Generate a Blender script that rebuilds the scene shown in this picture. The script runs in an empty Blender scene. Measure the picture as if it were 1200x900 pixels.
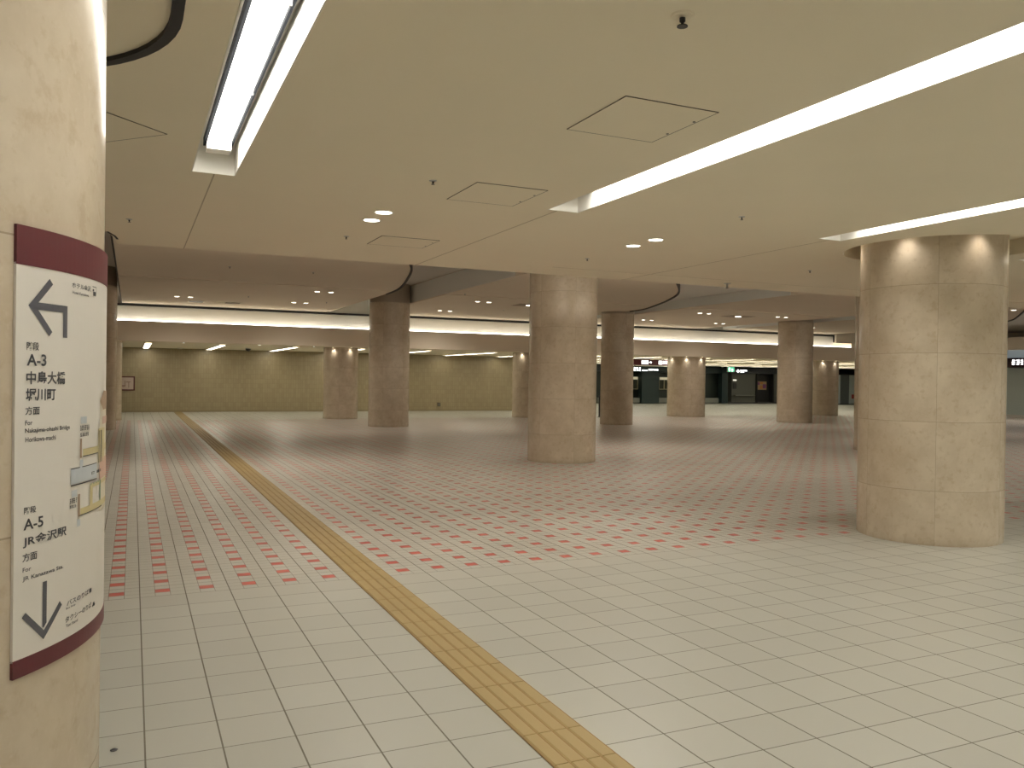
import bpy, bmesh, math, random
from mathutils import Vector, Matrix
random.seed(7)
C = bpy.context.scene.collection
SC = bpy.context.scene
PI = math.pi

# ------------------------------------------------------------------ camera, world, exposure
def make_camera():
    yaw, pitch, roll, h, f = 0.4259, -0.0065, 0.0136, 1.567, 980.5
    cy, sy, cp, sp = math.cos(yaw), math.sin(yaw), math.cos(pitch), math.sin(pitch)
    fw = Vector((sy * cp, cy * cp, sp)); r = Vector((cy, -sy, 0)); u = r.cross(fw)
    c, s = math.cos(roll), math.sin(roll)
    rr = c * r + s * u; uu = -s * r + c * u
    m = Matrix((rr, uu, -fw)).transposed().to_4x4()
    m.translation = (0, 0, h)
    cam = bpy.data.cameras.new('camera'); cam.sensor_width = 36; cam.lens = f / 1200 * 36
    cam.clip_start = 0.05; cam.clip_end = 300
    o = bpy.data.objects.new('camera', cam); C.objects.link(o); o.matrix_world = m
    SC.camera = o
make_camera()
W = bpy.data.worlds.new('world'); SC.world = W; W.use_nodes = True
W.node_tree.nodes['Background'].inputs[0].default_value = (1, 0.93, 0.82, 1)
W.node_tree.nodes['Background'].inputs[1].default_value = 0.02
SC.view_settings.view_transform = 'Standard'; SC.view_settings.look = 'None'
SC.view_settings.exposure = 0.08; SC.view_settings.gamma = 1; SC.view_settings.use_curve_mapping = False
SC.cycles.max_bounces = 8; SC.cycles.diffuse_bounces = 5; SC.cycles.glossy_bounces = 3
SC.cycles.caustics_reflective = False; SC.cycles.caustics_refractive = False
SC.cycles.sample_clamp_indirect = 4
LIGHT_COL = (1.0, 0.91, 0.79)
TUBE = 21.0        # near linear lights
FAR_TUBE = 9.5     # strips of the far low ceiling
COVE = 9.0        # cove strip on the bulkhead ledge
DOWN = 9.0         # downlight discs
WASH = 7.0         # spot lamps washing the columns (W)
DOWN_W = 95.0     # lamp of each raised-ceiling downlight (W)
BACKFILL = 60.0    # unseen fill tubes added behind the edge of the low ceiling

# ------------------------------------------------------------------ helpers
def lin(c):
    return tuple(((v / 255) / 12.92 if v / 255 <= .04045 else ((v / 255 + .055) / 1.055) ** 2.4) for v in c)
def new_mat(name):
    m = bpy.data.materials.new(name); m.use_nodes = True
    nt = m.node_tree
    return m, nt, nt.nodes['Principled BSDF']
def mat(name, col, rough=.6, spec=.5, metal=0.0, emit=None, strength=0, noise=0.0, nscale=8.0):
    m, nt, b = new_mat(name)
    b.inputs['Base Color'].default_value = (*col, 1)
    b.inputs['Roughness'].default_value = rough
    b.inputs['Metallic'].default_value = metal
    b.inputs['Specular IOR Level'].default_value = spec
    if emit:
        b.inputs['Emission Color'].default_value = (*emit, 1)
        b.inputs['Emission Strength'].default_value = strength
    if noise:
        tc = nt.nodes.new('ShaderNodeTexCoord'); n = nt.nodes.new('ShaderNodeTexNoise')
        n.inputs['Scale'].default_value = nscale; n.inputs['Detail'].default_value = 4
        nt.links.new(tc.outputs['Object'], n.inputs['Vector'])
        mx = nt.nodes.new('ShaderNodeMix'); mx.data_type = 'RGBA'
        mx.inputs[6].default_value = (*[v * (1 - noise) for v in col], 1)
        mx.inputs[7].default_value = (*[min(1, v * (1 + noise)) for v in col], 1)
        nt.links.new(n.outputs['Fac'], mx.inputs[0]); nt.links.new(mx.outputs[2], b.inputs['Base Color'])
    return m
class NG:
    """tiny node-math builder"""
    def __init__(s, nt): s.nt = nt
    def val(s, x, sock):
        if isinstance(x, (int, float)): sock.default_value = x
        else: s.nt.links.new(x, sock)
    def m(s, op, a, b=0.0, c=0.0):
        n = s.nt.nodes.new('ShaderNodeMath'); n.operation = op
        s.val(a, n.inputs[0]); s.val(b, n.inputs[1]); s.val(c, n.inputs[2])
        return n.outputs[0]
    def mix(s, f, a, b):
        n = s.nt.nodes.new('ShaderNodeMix'); n.data_type = 'RGBA'
        s.val(f, n.inputs[0])
        for x, i in ((a, 6), (b, 7)):
            if isinstance(x, tuple): n.inputs[i].default_value = (*x, 1)
            else: s.nt.links.new(x, n.inputs[i])
        return n.outputs[2]
    def hash(s, x, y, z=0.0):
        cb = s.nt.nodes.new('ShaderNodeCombineXYZ')
        s.val(x, cb.inputs[0]); s.val(y, cb.inputs[1]); s.val(z, cb.inputs[2])
        w = s.nt.nodes.new('ShaderNodeTexWhiteNoise'); w.noise_dimensions = '3D'
        s.nt.links.new(cb.outputs[0], w.inputs['Vector'])
        return w.outputs['Value']
    def edge(s, fr, size, half):
        """1 inside a joint of half-width `half` metres; fr = fraction 0..1 of a cell of `size` metres"""
        d = s.m('MINIMUM', fr, s.m('SUBTRACT', 1.0, fr))
        return s.m('LESS_THAN', s.m('MULTIPLY', d, size), half)

def floor_mat():
    m, nt, b = new_mat('floor_tiles'); g = NG(nt)
    geo = nt.nodes.new('ShaderNodeNewGeometry'); sp = nt.nodes.new('ShaderNodeSeparateXYZ')
    nt.links.new(geo.outputs['Position'], sp.inputs[0])
    x = g.m('DIVIDE', g.m('SUBTRACT', sp.outputs[0], .0624), .3)
    y = g.m('DIVIDE', g.m('SUBTRACT', sp.outputs[1], 3.686), .3)
    fx, fy = g.m('FRACT', g.m('ADD', x, 400.0)), g.m('FRACT', g.m('ADD', y, 400.0))
    cx, cyy = g.m('FLOOR', x), g.m('FLOOR', y)
    inside = g.m('MULTIPLY', g.m('GREATER_THAN', sp.outputs[1], 6.386), g.m('LESS_THAN', sp.outputs[1], 30.686))
    big = g.m('MAXIMUM', g.edge(fx, .3, .0036), g.m('MULTIPLY', g.edge(fy, .3, .0032), .85))
    x3, y3 = g.m('MULTIPLY', fx, 3.0), g.m('MULTIPLY', fy, 3.0)
    f3x, f3y = g.m('FRACT', x3), g.m('FRACT', y3)
    small = g.m('MULTIPLY', inside, g.m('MAXIMUM', g.m('MULTIPLY', g.edge(f3x, .1, .0018), .75), g.m('MULTIPLY', g.edge(f3y, .1, .0018), .75)))
    red = g.m('MULTIPLY', inside, g.m('MULTIPLY',
            g.m('LESS_THAN', g.m('ABSOLUTE', g.m('SUBTRACT', x3, 1.5)), .5),
            g.m('LESS_THAN', g.m('ABSOLUTE', g.m('SUBTRACT', y3, 1.5)), .5)))
    var = g.hash(cx, cyy)
    n = nt.nodes.new('ShaderNodeTexNoise'); n.inputs['Scale'].default_value = .9; n.inputs['Detail'].default_value = 5
    nt.links.new(geo.outputs['Position'], n.inputs['Vector'])
    base = g.mix(var, FLOOR_A, FLOOR_B)
    base = g.mix(g.m('MULTIPLY', n.outputs['Fac'], .25), base, FLOOR_DIRT)
    redc = g.mix(var, (.44, .085, .07), (.52, .115, .09))
    col = g.mix(red, base, redc)
    joint = g.m('MAXIMUM', big, small)
    col = g.mix(g.m('MULTIPLY', joint, .92), col, (.12, .105, .075))
    nt.links.new(col, b.inputs['Base Color'])
    rg = g.m('ADD', .34, g.m('MULTIPLY', joint, .4))
    nt.links.new(rg, b.inputs['Roughness'])
    b.inputs['Specular IOR Level'].default_value = .45
    return m
FLOOR_A, FLOOR_B, FLOOR_DIRT = (.425, .42, .375), (.47, .465, .415), (.36, .345, .28)

def stone_mat():
    m, nt, b = new_mat('beige_limestone'); g = NG(nt)
    tc = nt.nodes.new('ShaderNodeTexCoord'); sp = nt.nodes.new('ShaderNodeSeparateXYZ')
    nt.links.new(tc.outputs['Object'], sp.inputs[0])
    ang = g.m('DIVIDE', g.m('ADD', g.m('ARCTAN2', sp.outputs[1], sp.outputs[0]), PI), 2 * PI)
    a6 = g.m('MULTIPLY', ang, 6.0); zc = g.m('DIVIDE', g.m('ADD', sp.outputs[2], .14), .67)
    fa, fz = g.m('FRACT', a6), g.m('FRACT', zc)
    joint = g.m('MAXIMUM', g.edge(fa, .74, .0016), g.edge(fz, .67, .0022))
    var = g.hash(g.m('FLOOR', a6), g.m('FLOOR', zc), 3.0)
    info = nt.nodes.new('ShaderNodeObjectInfo')
    add = nt.nodes.new('ShaderNodeVectorMath'); add.operation = 'ADD'
    cb = nt.nodes.new('ShaderNodeCombineXYZ')
    g.val(g.m('MULTIPLY', info.outputs['Random'], 30.0), cb.inputs[0]); g.val(g.m('MULTIPLY', var, 12.0), cb.inputs[1])
    nt.links.new(tc.outputs['Object'], add.inputs[0]); nt.links.new(cb.outputs[0], add.inputs[1])
    def noise(sc, det, rgh=.6):
        n = nt.nodes.new('ShaderNodeTexNoise'); n.inputs['Scale'].default_value = sc
        n.inputs['Detail'].default_value = det; n.inputs['Roughness'].default_value = rgh
        nt.links.new(add.outputs[0], n.inputs['Vector']); return n.outputs['Fac']
    def ramp(f, a, bb):
        n = nt.nodes.new('ShaderNodeMapRange'); g.val(f, n.inputs[0])
        n.inputs[1].default_value = a; n.inputs[2].default_value = bb; return n.outputs[0]
    col = g.mix(ramp(noise(3.0, 5), .35, .65), (.53, .445, .335), (.65, .565, .445))
    col = g.mix(g.m('MULTIPLY', ramp(noise(16, 4), .53, .68), .45), col, (.45, .35, .235))
    col = g.mix(g.m('MULTIPLY', ramp(noise(45, 3), .56, .72), .30), col, (.66, .58, .46))
    col = g.mix(g.m('MULTIPLY', var, .16), col, (.42, .33, .22))
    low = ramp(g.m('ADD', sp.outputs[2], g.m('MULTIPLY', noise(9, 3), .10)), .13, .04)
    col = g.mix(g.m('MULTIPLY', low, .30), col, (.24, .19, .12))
    col = g.mix(g.m('MULTIPLY', joint, .55), col, (.22, .17, .11))
    nt.links.new(col, b.inputs['Base Color'])
    b.inputs['Roughness'].default_value = .25
    b.inputs['Specular IOR Level'].default_value = .4
    return m

def wall_tile_mat():
    m, nt, b = new_mat('wall_tiles'); g = NG(nt)
    geo = nt.nodes.new('ShaderNodeNewGeometry'); sp = nt.nodes.new('ShaderNodeSeparateXYZ')
    nt.links.new(geo.outputs['Position'], sp.inputs[0])
    x = g.m('DIVIDE', g.m('ADD', g.m('ADD', sp.outputs[0], sp.outputs[1]), 100.0), .1); z = g.m('DIVIDE', sp.outputs[2], .2)
    j = g.m('MAXIMUM', g.edge(g.m('FRACT', x), .1, .005), g.edge(g.m('FRACT', z), .2, .005))
    var = g.hash(g.m('FLOOR', x), g.m('FLOOR', z))
    col = g.mix(var, (.33, .27, .165), (.37, .31, .19))
    col = g.mix(g.m('MULTIPLY', j, .5), col, (.22, .18, .11))
    nt.links.new(col, b.inputs['Base Color'])
    # each glazed tile leans a hair, so lamps glitter in it
    bump = nt.nodes.new('ShaderNodeBump'); bump.inputs['Strength'].default_value = .12; bump.inputs['Distance'].default_value = .02
    nt.links.new(g.m('ADD', g.m('MULTIPLY', j, -.5), g.m('MULTIPLY', var, .5)), bump.inputs['Height'])
    nt.links.new(bump.outputs[0], b.inputs['Normal'])
    b.inputs['Roughness'].default_value = .3
    return m

M = dict(
    floor=floor_mat(), stone=stone_mat(), tile=wall_tile_mat(),
    ceil=mat('ceiling_paint', (.86, .79, .635), .8, .2, noise=.03, nscale=1.2),
    island=mat('raised_ceiling_paint', (.82, .735, .61), .8, .2, noise=.03, nscale=1.2),
    fascia=mat('pale_metal_fascia', (.84, .85, .82), .45),
    capital=mat('capital_stone', (.36, .30, .235), .5),
    white=mat('white_enamel', (.80, .78, .72), .5),
    cove=mat('cove_white', (.78, .75, .68), .7),
    black=mat('black_gasket', (.012, .012, .014), .6),
    seam=mat('seam_dark', (.13, .11, .08), .8), joint=mat('joint_soft', (.50, .43, .31), .8),
    dark=mat('dark_metal', (.03, .03, .032), .4), gap=mat('gap_black', (.006, .007, .010), .9, .1),
    chrome=mat('chrome_metal', (.55, .55, .55), .3, metal=1),
    tube=mat('fluorescent_tube', (.9, .9, .9), .4, emit=(1, .965, .89), strength=TUBE),
    fartube=mat('far_fluorescent', (.9, .9, .9), .4, emit=(1, .93, .76), strength=FAR_TUBE),
    filltube=mat('added_fill_tube', (.9, .9, .9), .4, emit=(1, .90, .76), strength=BACKFILL),
    covetube=mat('cove_tube', (.9, .9, .9), .4, emit=(1, .95, .84), strength=COVE),
    down=mat('downlight_lens', (.9, .9, .9), .4, emit=(1, .92, .75), strength=DOWN),
    tactile=mat('tactile_ochre', (.33, .24, .105), .55, noise=.10, nscale=3),
    tactile_gap=mat('tactile_groove', (.25, .15, .05), .7),
    signwhite=mat('sign_white', (.78, .745, .69), .5),
    maroon=mat('sign_maroon', (.095, .012, .019), .45),
    ink=mat('sign_ink', (.055, .055, .062), .6),
    arrow=mat('sign_arrow_grey', (.085, .085, .10), .6),
    mapyellow=mat('map_yellow', (.62, .54, .30), .6), mapgreen=mat('map_green', (.22, .33, .22), .6),
    mappink=mat('map_pink', (.62, .42, .34), .6), mapblue=mat('map_pale_blue', (.58, .62, .66), .6), mapbrown=mat('map_brown', (.36, .25, .17), .6),
)

def tag(o, label=None, cat=None, group=None, kind=None):
    if label: o['label'] = label
    if cat: o['category'] = cat
    if group: o['group'] = group
    if kind: o['kind'] = kind
    return o
def obj(name, bm, m, parent=None, smooth=False, loc=None):
    me = bpy.data.meshes.new(name)
    bmesh.ops.recalc_face_normals(bm, faces=bm.faces)
    bm.to_mesh(me); bm.free()
    ms = m if isinstance(m, (list, tuple)) else [m]
    for k in ms: me.materials.append(k)
    if smooth:
        for p in me.polygons: p.use_smooth = True
        try: me.set_sharp_from_angle(angle=math.radians(40))
        except Exception: pass
    o = bpy.data.objects.new(name, me); C.objects.link(o)
    if loc: o.location = loc
    if parent: o.parent = parent
    return o
def struct(name, bm, m, **k):
    return tag(obj(name, bm, m, **k), kind='structure')
def thing(name, label, cat, loc=(0, 0, 0), rz=0, group=None):
    o = bpy.data.objects.new(name, None); C.objects.link(o)
    o.location = loc; o.rotation_euler = (0, 0, rz); o.empty_display_size = .1
    return tag(o, label, cat, group, 'thing')
def box(bm, x0, x1, y0, y1, z0, z1, mi=0):
    v = [bm.verts.new((x, y, z)) for z in (z0, z1) for y in (y0, y1) for x in (x0, x1)]
    for q in ((0, 2, 3, 1), (4, 5, 7, 6), (0, 1, 5, 4), (2, 6, 7, 3), (0, 4, 6, 2), (1, 3, 7, 5)):
        f = bm.faces.new([v[i] for i in q]); f.material_index = mi
    return bm
def BX(*a):
    bm = bmesh.new()
    if isinstance(a[0], (tuple, list)):
        for b in a: box(bm, *b)
    else: box(bm, *a)
    return bm
def lathe(bm, prof, n=48, c=(0, 0), close=True):
    rings = []
    for r, z in prof:
        rings.append([bm.verts.new((c[0] + r * math.cos(2 * PI * i / n), c[1] + r * math.sin(2 * PI * i / n), z)) for i in range(n)])
    for a, b in zip(rings, rings[1:]):
        for i in range(n):
            bm.faces.new((a[i], a[(i + 1) % n], b[(i + 1) % n], b[i]))
    if close:
        bm.faces.new(rings[0][::-1]); bm.faces.new(rings[-1])
    return bm
def LT(prof, n=48, c=(0, 0)):
    return lathe(bmesh.new(), prof, n, c)
def tube(bm, p0, p1, r, n=10):
    p0, p1 = Vector(p0), Vector(p1); d = (p1 - p0).normalized()
    a = d.orthogonal().normalized(); b = d.cross(a)
    R = [[bm.verts.new(p + r * (math.cos(2 * PI * i / n) * a + math.sin(2 * PI * i / n) * b)) for i in range(n)] for p in (p0, p1)]
    for i in range(n): bm.faces.new((R[0][i], R[0][(i + 1) % n], R[1][(i + 1) % n], R[1][i]))
    bm.faces.new(R[0][::-1]); bm.faces.new(R[1])
    return bm
def TB(*segs, n=10):
    bm = bmesh.new()
    for s in segs: tube(bm, *s, n=n)
    return bm
def prism(bm, pts, z0, z1):
    lo = [bm.verts.new((x, y, z0)) for x, y in pts]; hi = [bm.verts.new((x, y, z1)) for x, y in pts]
    n = len(pts)
    f0 = bm.faces.new(lo[::-1]); f1 = bm.faces.new(hi)
    for i in range(n): bm.faces.new((lo[i], lo[(i + 1) % n], hi[(i + 1) % n], hi[i]))
    bmesh.ops.triangulate(bm, faces=[f0, f1])
    return bm
def PR(pts, z0, z1): return prism(bmesh.new(), pts, z0, z1)
def ribbon(pts, w, z0, z1):
    """band of width w following an open polyline, from z0 to z1"""
    bm = bmesh.new(); n = len(pts); L = []
    for i, p in enumerate(pts):
        a = Vector(pts[max(0, i - 1)]); b = Vector(pts[min(n - 1, i + 1)])
        d = (b - a).normalized(); nn = Vector((-d.y, d.x)) * w / 2
        L.append([bm.verts.new((p[0] + s * nn.x, p[1] + s * nn.y, z)) for s, z in ((-1, z0), (1, z0), (1, z1), (-1, z1))])
    for a, b in zip(L, L[1:]):
        for k in range(4): bm.faces.new((a[k], a[(k + 1) % 4], b[(k + 1) % 4], b[k]))
    bm.faces.new(L[0][::-1]); bm.faces.new(L[-1])
    return bm
def fill_slab(outline, holes, z0, z1):
    """slab with holes, through a filled 2D curve"""
    cu = bpy.data.curves.new('tmp', 'CURVE'); cu.dimensions = '2D'; cu.fill_mode = 'BOTH'; cu.extrude = (z1 - z0) / 2
    for pts in [outline] + holes:
        s = cu.splines.new('POLY'); s.points.add(len(pts) - 1); s.use_cyclic_u = True
        for i, (x, y) in enumerate(pts): s.points[i].co = (x, y, 0, 1)
    o = bpy.data.objects.new('tmp', cu); C.objects.link(o)
    dg = bpy.context.evaluated_depsgraph_get(); dg.update()
    me = bpy.data.meshes.new_from_object(o.evaluated_get(dg))
    bm = bmesh.new(); bm.from_mesh(me)
    bmesh.ops.translate(bm, verts=bm.verts, vec=(0, 0, (z0 + z1) / 2))
    bpy.data.objects.remove(o); bpy.data.meshes.remove(me)
    return bm
def circle(cx, cy, r, n=48, a0=0, a1=2 * PI, end=False):
    m = n if end else n
    return [(cx + r * math.cos(a0 + (a1 - a0) * i / (m - 1 if end else m)), cy + r * math.sin(a0 + (a1 - a0) * i / (m - 1 if end else m))) for i in range(m)]
def stadium(cx, y0, y1, r, n=20):
    return circle(cx, y1, r, n, 0, PI, True) + circle(cx, y0, r, n, PI, 2 * PI, True)
def smooth_pts(pts, k=6):
    out = []
    for i in range(len(pts) - 1):
        p0 = pts[max(0, i - 1)]; p1 = pts[i]; p2 = pts[i + 1]; p3 = pts[min(len(pts) - 1, i + 2)]
        for j in range(k):
            t = j / k
            out.append(tuple(.5 * ((2 * p1[d]) + (-p0[d] + p2[d]) * t + (2 * p0[d] - 5 * p1[d] + 4 * p2[d] - p3[d]) * t * t + (-p0[d] + 3 * p1[d] - 3 * p2[d] + p3[d]) * t ** 3) for d in (0, 1)))
    return out + [tuple(pts[-1])]
ORD = ['first', 'second', 'third', 'fourth', 'fifth', 'sixth', 'seventh', 'eighth', 'ninth', 'tenth', 'eleventh', 'twelfth',
       'thirteenth', 'fourteenth', 'fifteenth', 'sixteenth', 'seventeenth', 'eighteenth', 'nineteenth', 'twentieth']

# ------------------------------------------------------------------ setting: shell
XL, XR, YN, YF = -9.0, 51.0, -9.0, 52.0
H1, H2, H3, HU = 2.95, 3.95, 2.62, 4.50        # near ceiling, raised ceiling, far ceiling, slot ceiling
VW, VB = 37.2, 29.6                             # far tiled wall, bulkhead face
struct('floor', BX(XL, XR, YN, YF, -.1, 0), M['floor'])
struct('wall_left', BX(XL - .2, XL, YN, YF, 0, 4.8), M['tile'])
struct('wall_front', BX(XL, XR, YN - .2, YN, 0, 4.8), M['tile'])
struct('wall_right', BX(XR, XR + .2, YN, YF, 0, 4.8), M['tile'])
struct('wall_far', BX(XL, XR, YF, YF + .2, 0, 4.8), M['tile'])
struct('wall_back', BX(XL, 21.0, VW, VW + .25, 0, H3), M['tile'])
struct('wall_side', BX(20.75, 21.0, VW + .25, YF, 0, H3), M['tile'])
struct('baseboard_back', BX(XL, 21.0, VW - .012, VW, 0, .07), mat('skirting', (.30, .25, .15), .5))

# near low ceiling with the light slots and column openings
LU = [0.35, 3.07, 5.98, 8.87, 11.75, 14.6, 17.4, -5.15]  # lights beyond the visible ones are added out of view to brighten the hall
LW, LV0, LV1 = .29, -5.5, 6.12
SGC = (-.79, 2.6)
BIGC = (7.58, 6.15)
slots = [[(u, LV0), (u + LW, LV0), (u + LW, LV1), (u, LV1)] for u in LU]
edge_pts = [(XL, YN), (XR, YN), (XR, 9.9), (-.16, 9.9), (-.18, 9.5), (-.24, 9.12), (-1.0, 9.05), (XL, 9.05)]
struct('ceiling', fill_slab(edge_pts, slots + [stadium(-.8, 1.2, 3.5, .95), circle(7.55, 6.03, .93)], H1, H1 + .26), M['ceil'])
# upper slab closing the space above everything
struct('ceiling', BX(XL, XR, YN, YF, HU, HU + .2), mat('slot_ceiling_grey', (.62, .60, .56), .8))
# dark trims round the opening above the sign column
_a = stadium(-.8, 1.2, 3.5, .943, 32)
struct('trim_1', ribbon([(.143, 1.2)] + _a[:32] + [(-1.743, 1.2)], .045, H1 - .008, H1 + .03), M['black'])
struct('ceiling', fill_slab(stadium(-.8, 1.2, 3.5, .94), [circle(SGC[0], SGC[1], .735)], H1 + .012, H1 + .04), M['ceil'])
struct('trim_2', ribbon([(-.155, 9.55), (-.175, 9.35), (-.235, 9.1)], .02, H1 - .004, H1 + .2), M['black'])
# hairline board joints running from the light slots to the edge of the ceiling
for i, u in enumerate((.50, 3.16, 6.13)):
    struct('trim_%d' % (3 + i), BX(u - .005, u + .005, LV1, 9.9, H1 - .0015, H1 + .001), M['joint'])
struct('trim_6', BX(4.7, XR, 9.20, 9.206, H1 - .0015, H1 + .001), M['joint'])

# raised ceiling panels between the column slots
A_curve = smooth_pts([(3.4, 13.6), (4.6, 15.4), (5.47, 17.4), (6.1, 19.8), (6.5, 21.8), (6.62, 23.4)])
B_curve = smooth_pts([(9.6, 14.3), (10.9, 15.6), (12.2, 17.1), (13.5, 18.9), (14.4, 20.7), (15.07, 22.35), (15.5, 23.6), (15.6, 24.6)])
C_curve = smooth_pts([(17.6, 14.6), (19.6, 16.6), (21.6, 18.9), (22.7, 20.9), (23.2, 22.1), (23.4, 23.4)])
D_curve = smooth_pts([(24.7, 16.7), (25.8, 17.53), (27.85, 19.16), (29.14, 20.28), (30.4, 21.8), (31.0, 23.6)])
VI = 30.99
def notch(cx, cy, r, a0, a1, n=10):
    return circle(cx, cy, r, n, math.radians(a0), math.radians(a1), True)
ISL = dict(
    A=[(-.35, VI), (-.35, 12.0), (2.6, 12.6)] + A_curve + [(6.62, VI)],
    B=[(8.10, VI), (8.10, 15.2)] + B_curve + notch(15.62, 25.45, .63, 266, 94) + [(15.6, VI)],
    C=[(16.4, VI), (16.4, 15.1), (16.8, 14.9), (16.8, 13.6)] + C_curve + notch(23.75, 25.4, .70, 238, 122) + [(23.4, VI)],
    D=[(24.65, VI), (24.65, 16.6)] + D_curve[1:] + [(31.0, VI)],
    E=[(-8.9, VI), (-8.9, 12.0), (-4.5, 12.6), (-2.2, 17), (-1.75, 22), (-1.75, VI)])
for k, pts in ISL.items():
    struct('ceiling', PR(pts, H2, HU), M['island'])
# far half of each panel drops by a shallow step
for x0, x1 in ((-.35, 6.5), (8.1, 14.85), (16.4, 22.9)):
    struct('ceiling', BX(x0, x1, 22.45, VI, H2 - .018, H2), M['island'])
# slot soffits between the panels
for x0, x1 in ((15.6, 16.4), (23.4, 24.65)):
    struct('ceiling', BX(x0 - 2.5, x1, 15.2, 24.6, 4.24, 4.30), M['fascia'])
# pale cladding on the slot side of the panels
for i, (x, z1) in enumerate(((8.10, 4.48), (16.4, 4.24), (24.65, 4.24))):
    struct('trim_%d' % (7 + i), BX(x - .02, x, 17.75, VI, H2 + .005, z1), M['fascia'])
# black shadow gaskets on the curved corners
for i, cv in enumerate((A_curve, B_curve, D_curve)):
    struct('trim_%d' % (10 + i), ribbon(cv, .05, H2 - .03, H2 + .13), M['black'])
struct('trim_13', BX(-.37, -.34, 12.0, VI, H2 - .02, H2 + .12), M['black'])

# bulkhead with its cove ledge, and the far low ceiling behind it
VC = 31.0
struct('ceiling', BX(XL, XR, VB, VB + .12, H3, 3.27), M['island'])
struct('ceiling', BX(XL, XR, VB + .12, VC + .1, 3.20, 3.265), M['cove'])
struct('ceiling', BX(XL, XR, VB + .12, YF, H3, H3 + .12), M['ceil'])
struct('wall_cove', BX(XL, 31.4, VC, VC + .1, 3.265, HU), M['cove'])
struct('wall_cove', BX(31.4, XR, VC, VC + .1, 3.265, HU), M['island'])
struct('trim_14', BX(XL, 31.4, VC - .05, VC, 3.845, 3.915), M['black'])
struct('trim_15', BX(31.38, 31.41, VC - .06, VC, 3.56, 3.92), M['black'])
struct('trim_16', BX(31.41, 32.4, VC - .20, VC - .17, 3.53, 3.565), M['black'])
struct('ceiling', BX(31.41, XR, VC - .17, VC, 3.53, 3.92), M['island'])
struct('ceiling', BX(32.4, XR, VC - .20, VC - .17, 3.33, 3.60), M['island'])

# ------------------------------------------------------------------ columns
def column(label, c, r, top, seam=None, rz=0, group=None):
    t = thing('round_column', label, 'column', (c[0], c[1], 0), rz, group)
    top -= .003
    s = seam or top
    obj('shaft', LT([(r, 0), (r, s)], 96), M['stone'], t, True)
    if seam:
        obj('capital', LT([(r - .012, s), (r - .012, s + .012), (r - .001, s + .014), (r - .001, top)], 96), M['capital'], t, True)
    return t
SGR = .715
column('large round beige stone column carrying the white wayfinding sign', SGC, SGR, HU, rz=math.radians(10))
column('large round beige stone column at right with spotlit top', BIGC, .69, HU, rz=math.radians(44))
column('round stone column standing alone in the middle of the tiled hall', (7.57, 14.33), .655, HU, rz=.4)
column('round stone column with dark capital, behind and left of the middle column', (7.44, 25.9), .640, HU, 3.90, rz=1.0)
column('round stone column with dark capital, just right of the middle column', (15.62, 25.45), .575, HU, 3.89, rz=1.6)
column('squat round column before the far tiled wall, left of the dark capital column', (7.06, 31.0), .63, H3, rz=.2)
column('squat round column half hidden by the left side of the middle column', (14.75, 30.9), .65, H3, rz=.7)
column('widest of the far squat columns, in front of the dark shopfront', (22.4, 30.65), .83, H3, rz=1.2)
column('round stone column with dark capital, left of the large right column', (23.75, 25.4), .665, HU, 3.90, rz=1.9)
column('far squat column peeking out right of the rightmost dark capital column', (30.45, 30.7), .72, H3, rz=2.2)
column('thin visible slice of column behind the edge of the sign column', (-1.05, 25.9), .645, HU, 3.98, rz=.9)
column('narrow slice of squat column by the framed notice at far left', (-.96, 31.0), .64, H3, rz=.9)
column('sliver of shaded column hidden behind the left edge of the large right column', (16.09, 14.3), .645, HU, rz=.5)

# ------------------------------------------------------------------ tactile guide path
t = thing('tactile_paving', 'ochre tactile guide path with raised bars crossing the tiled floor', 'tactile paving', (1.562, 0, 0))
obj('base', BX(0, .3, -1, VW - .02, 0.0005, .004), M['tactile_gap'], t)
bm = bmesh.new()
for k in range(4):
    x0 = .006 + .0735 * k
    y = -1 + .086
    while y < VW - .3:
        vs = [(x0, .004), (x0 + .006, .009), (x0 + .0615, .009), (x0 + .0675, .004)]
        a = [bm.verts.new((p[0], y + .003, p[1])) for p in vs]; b = [bm.verts.new((p[0], y + .297, p[1])) for p in vs]
        for i in range(3): bm.faces.new((a[i], a[i + 1], b[i + 1], b[i]))
        bm.faces.new(a[::-1]); bm.faces.new(b); bm.faces.new((a[3], a[0], b[0], b[3]))
        y += .3
obj('guide_bars', bm, M['tactile'], t)

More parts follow.
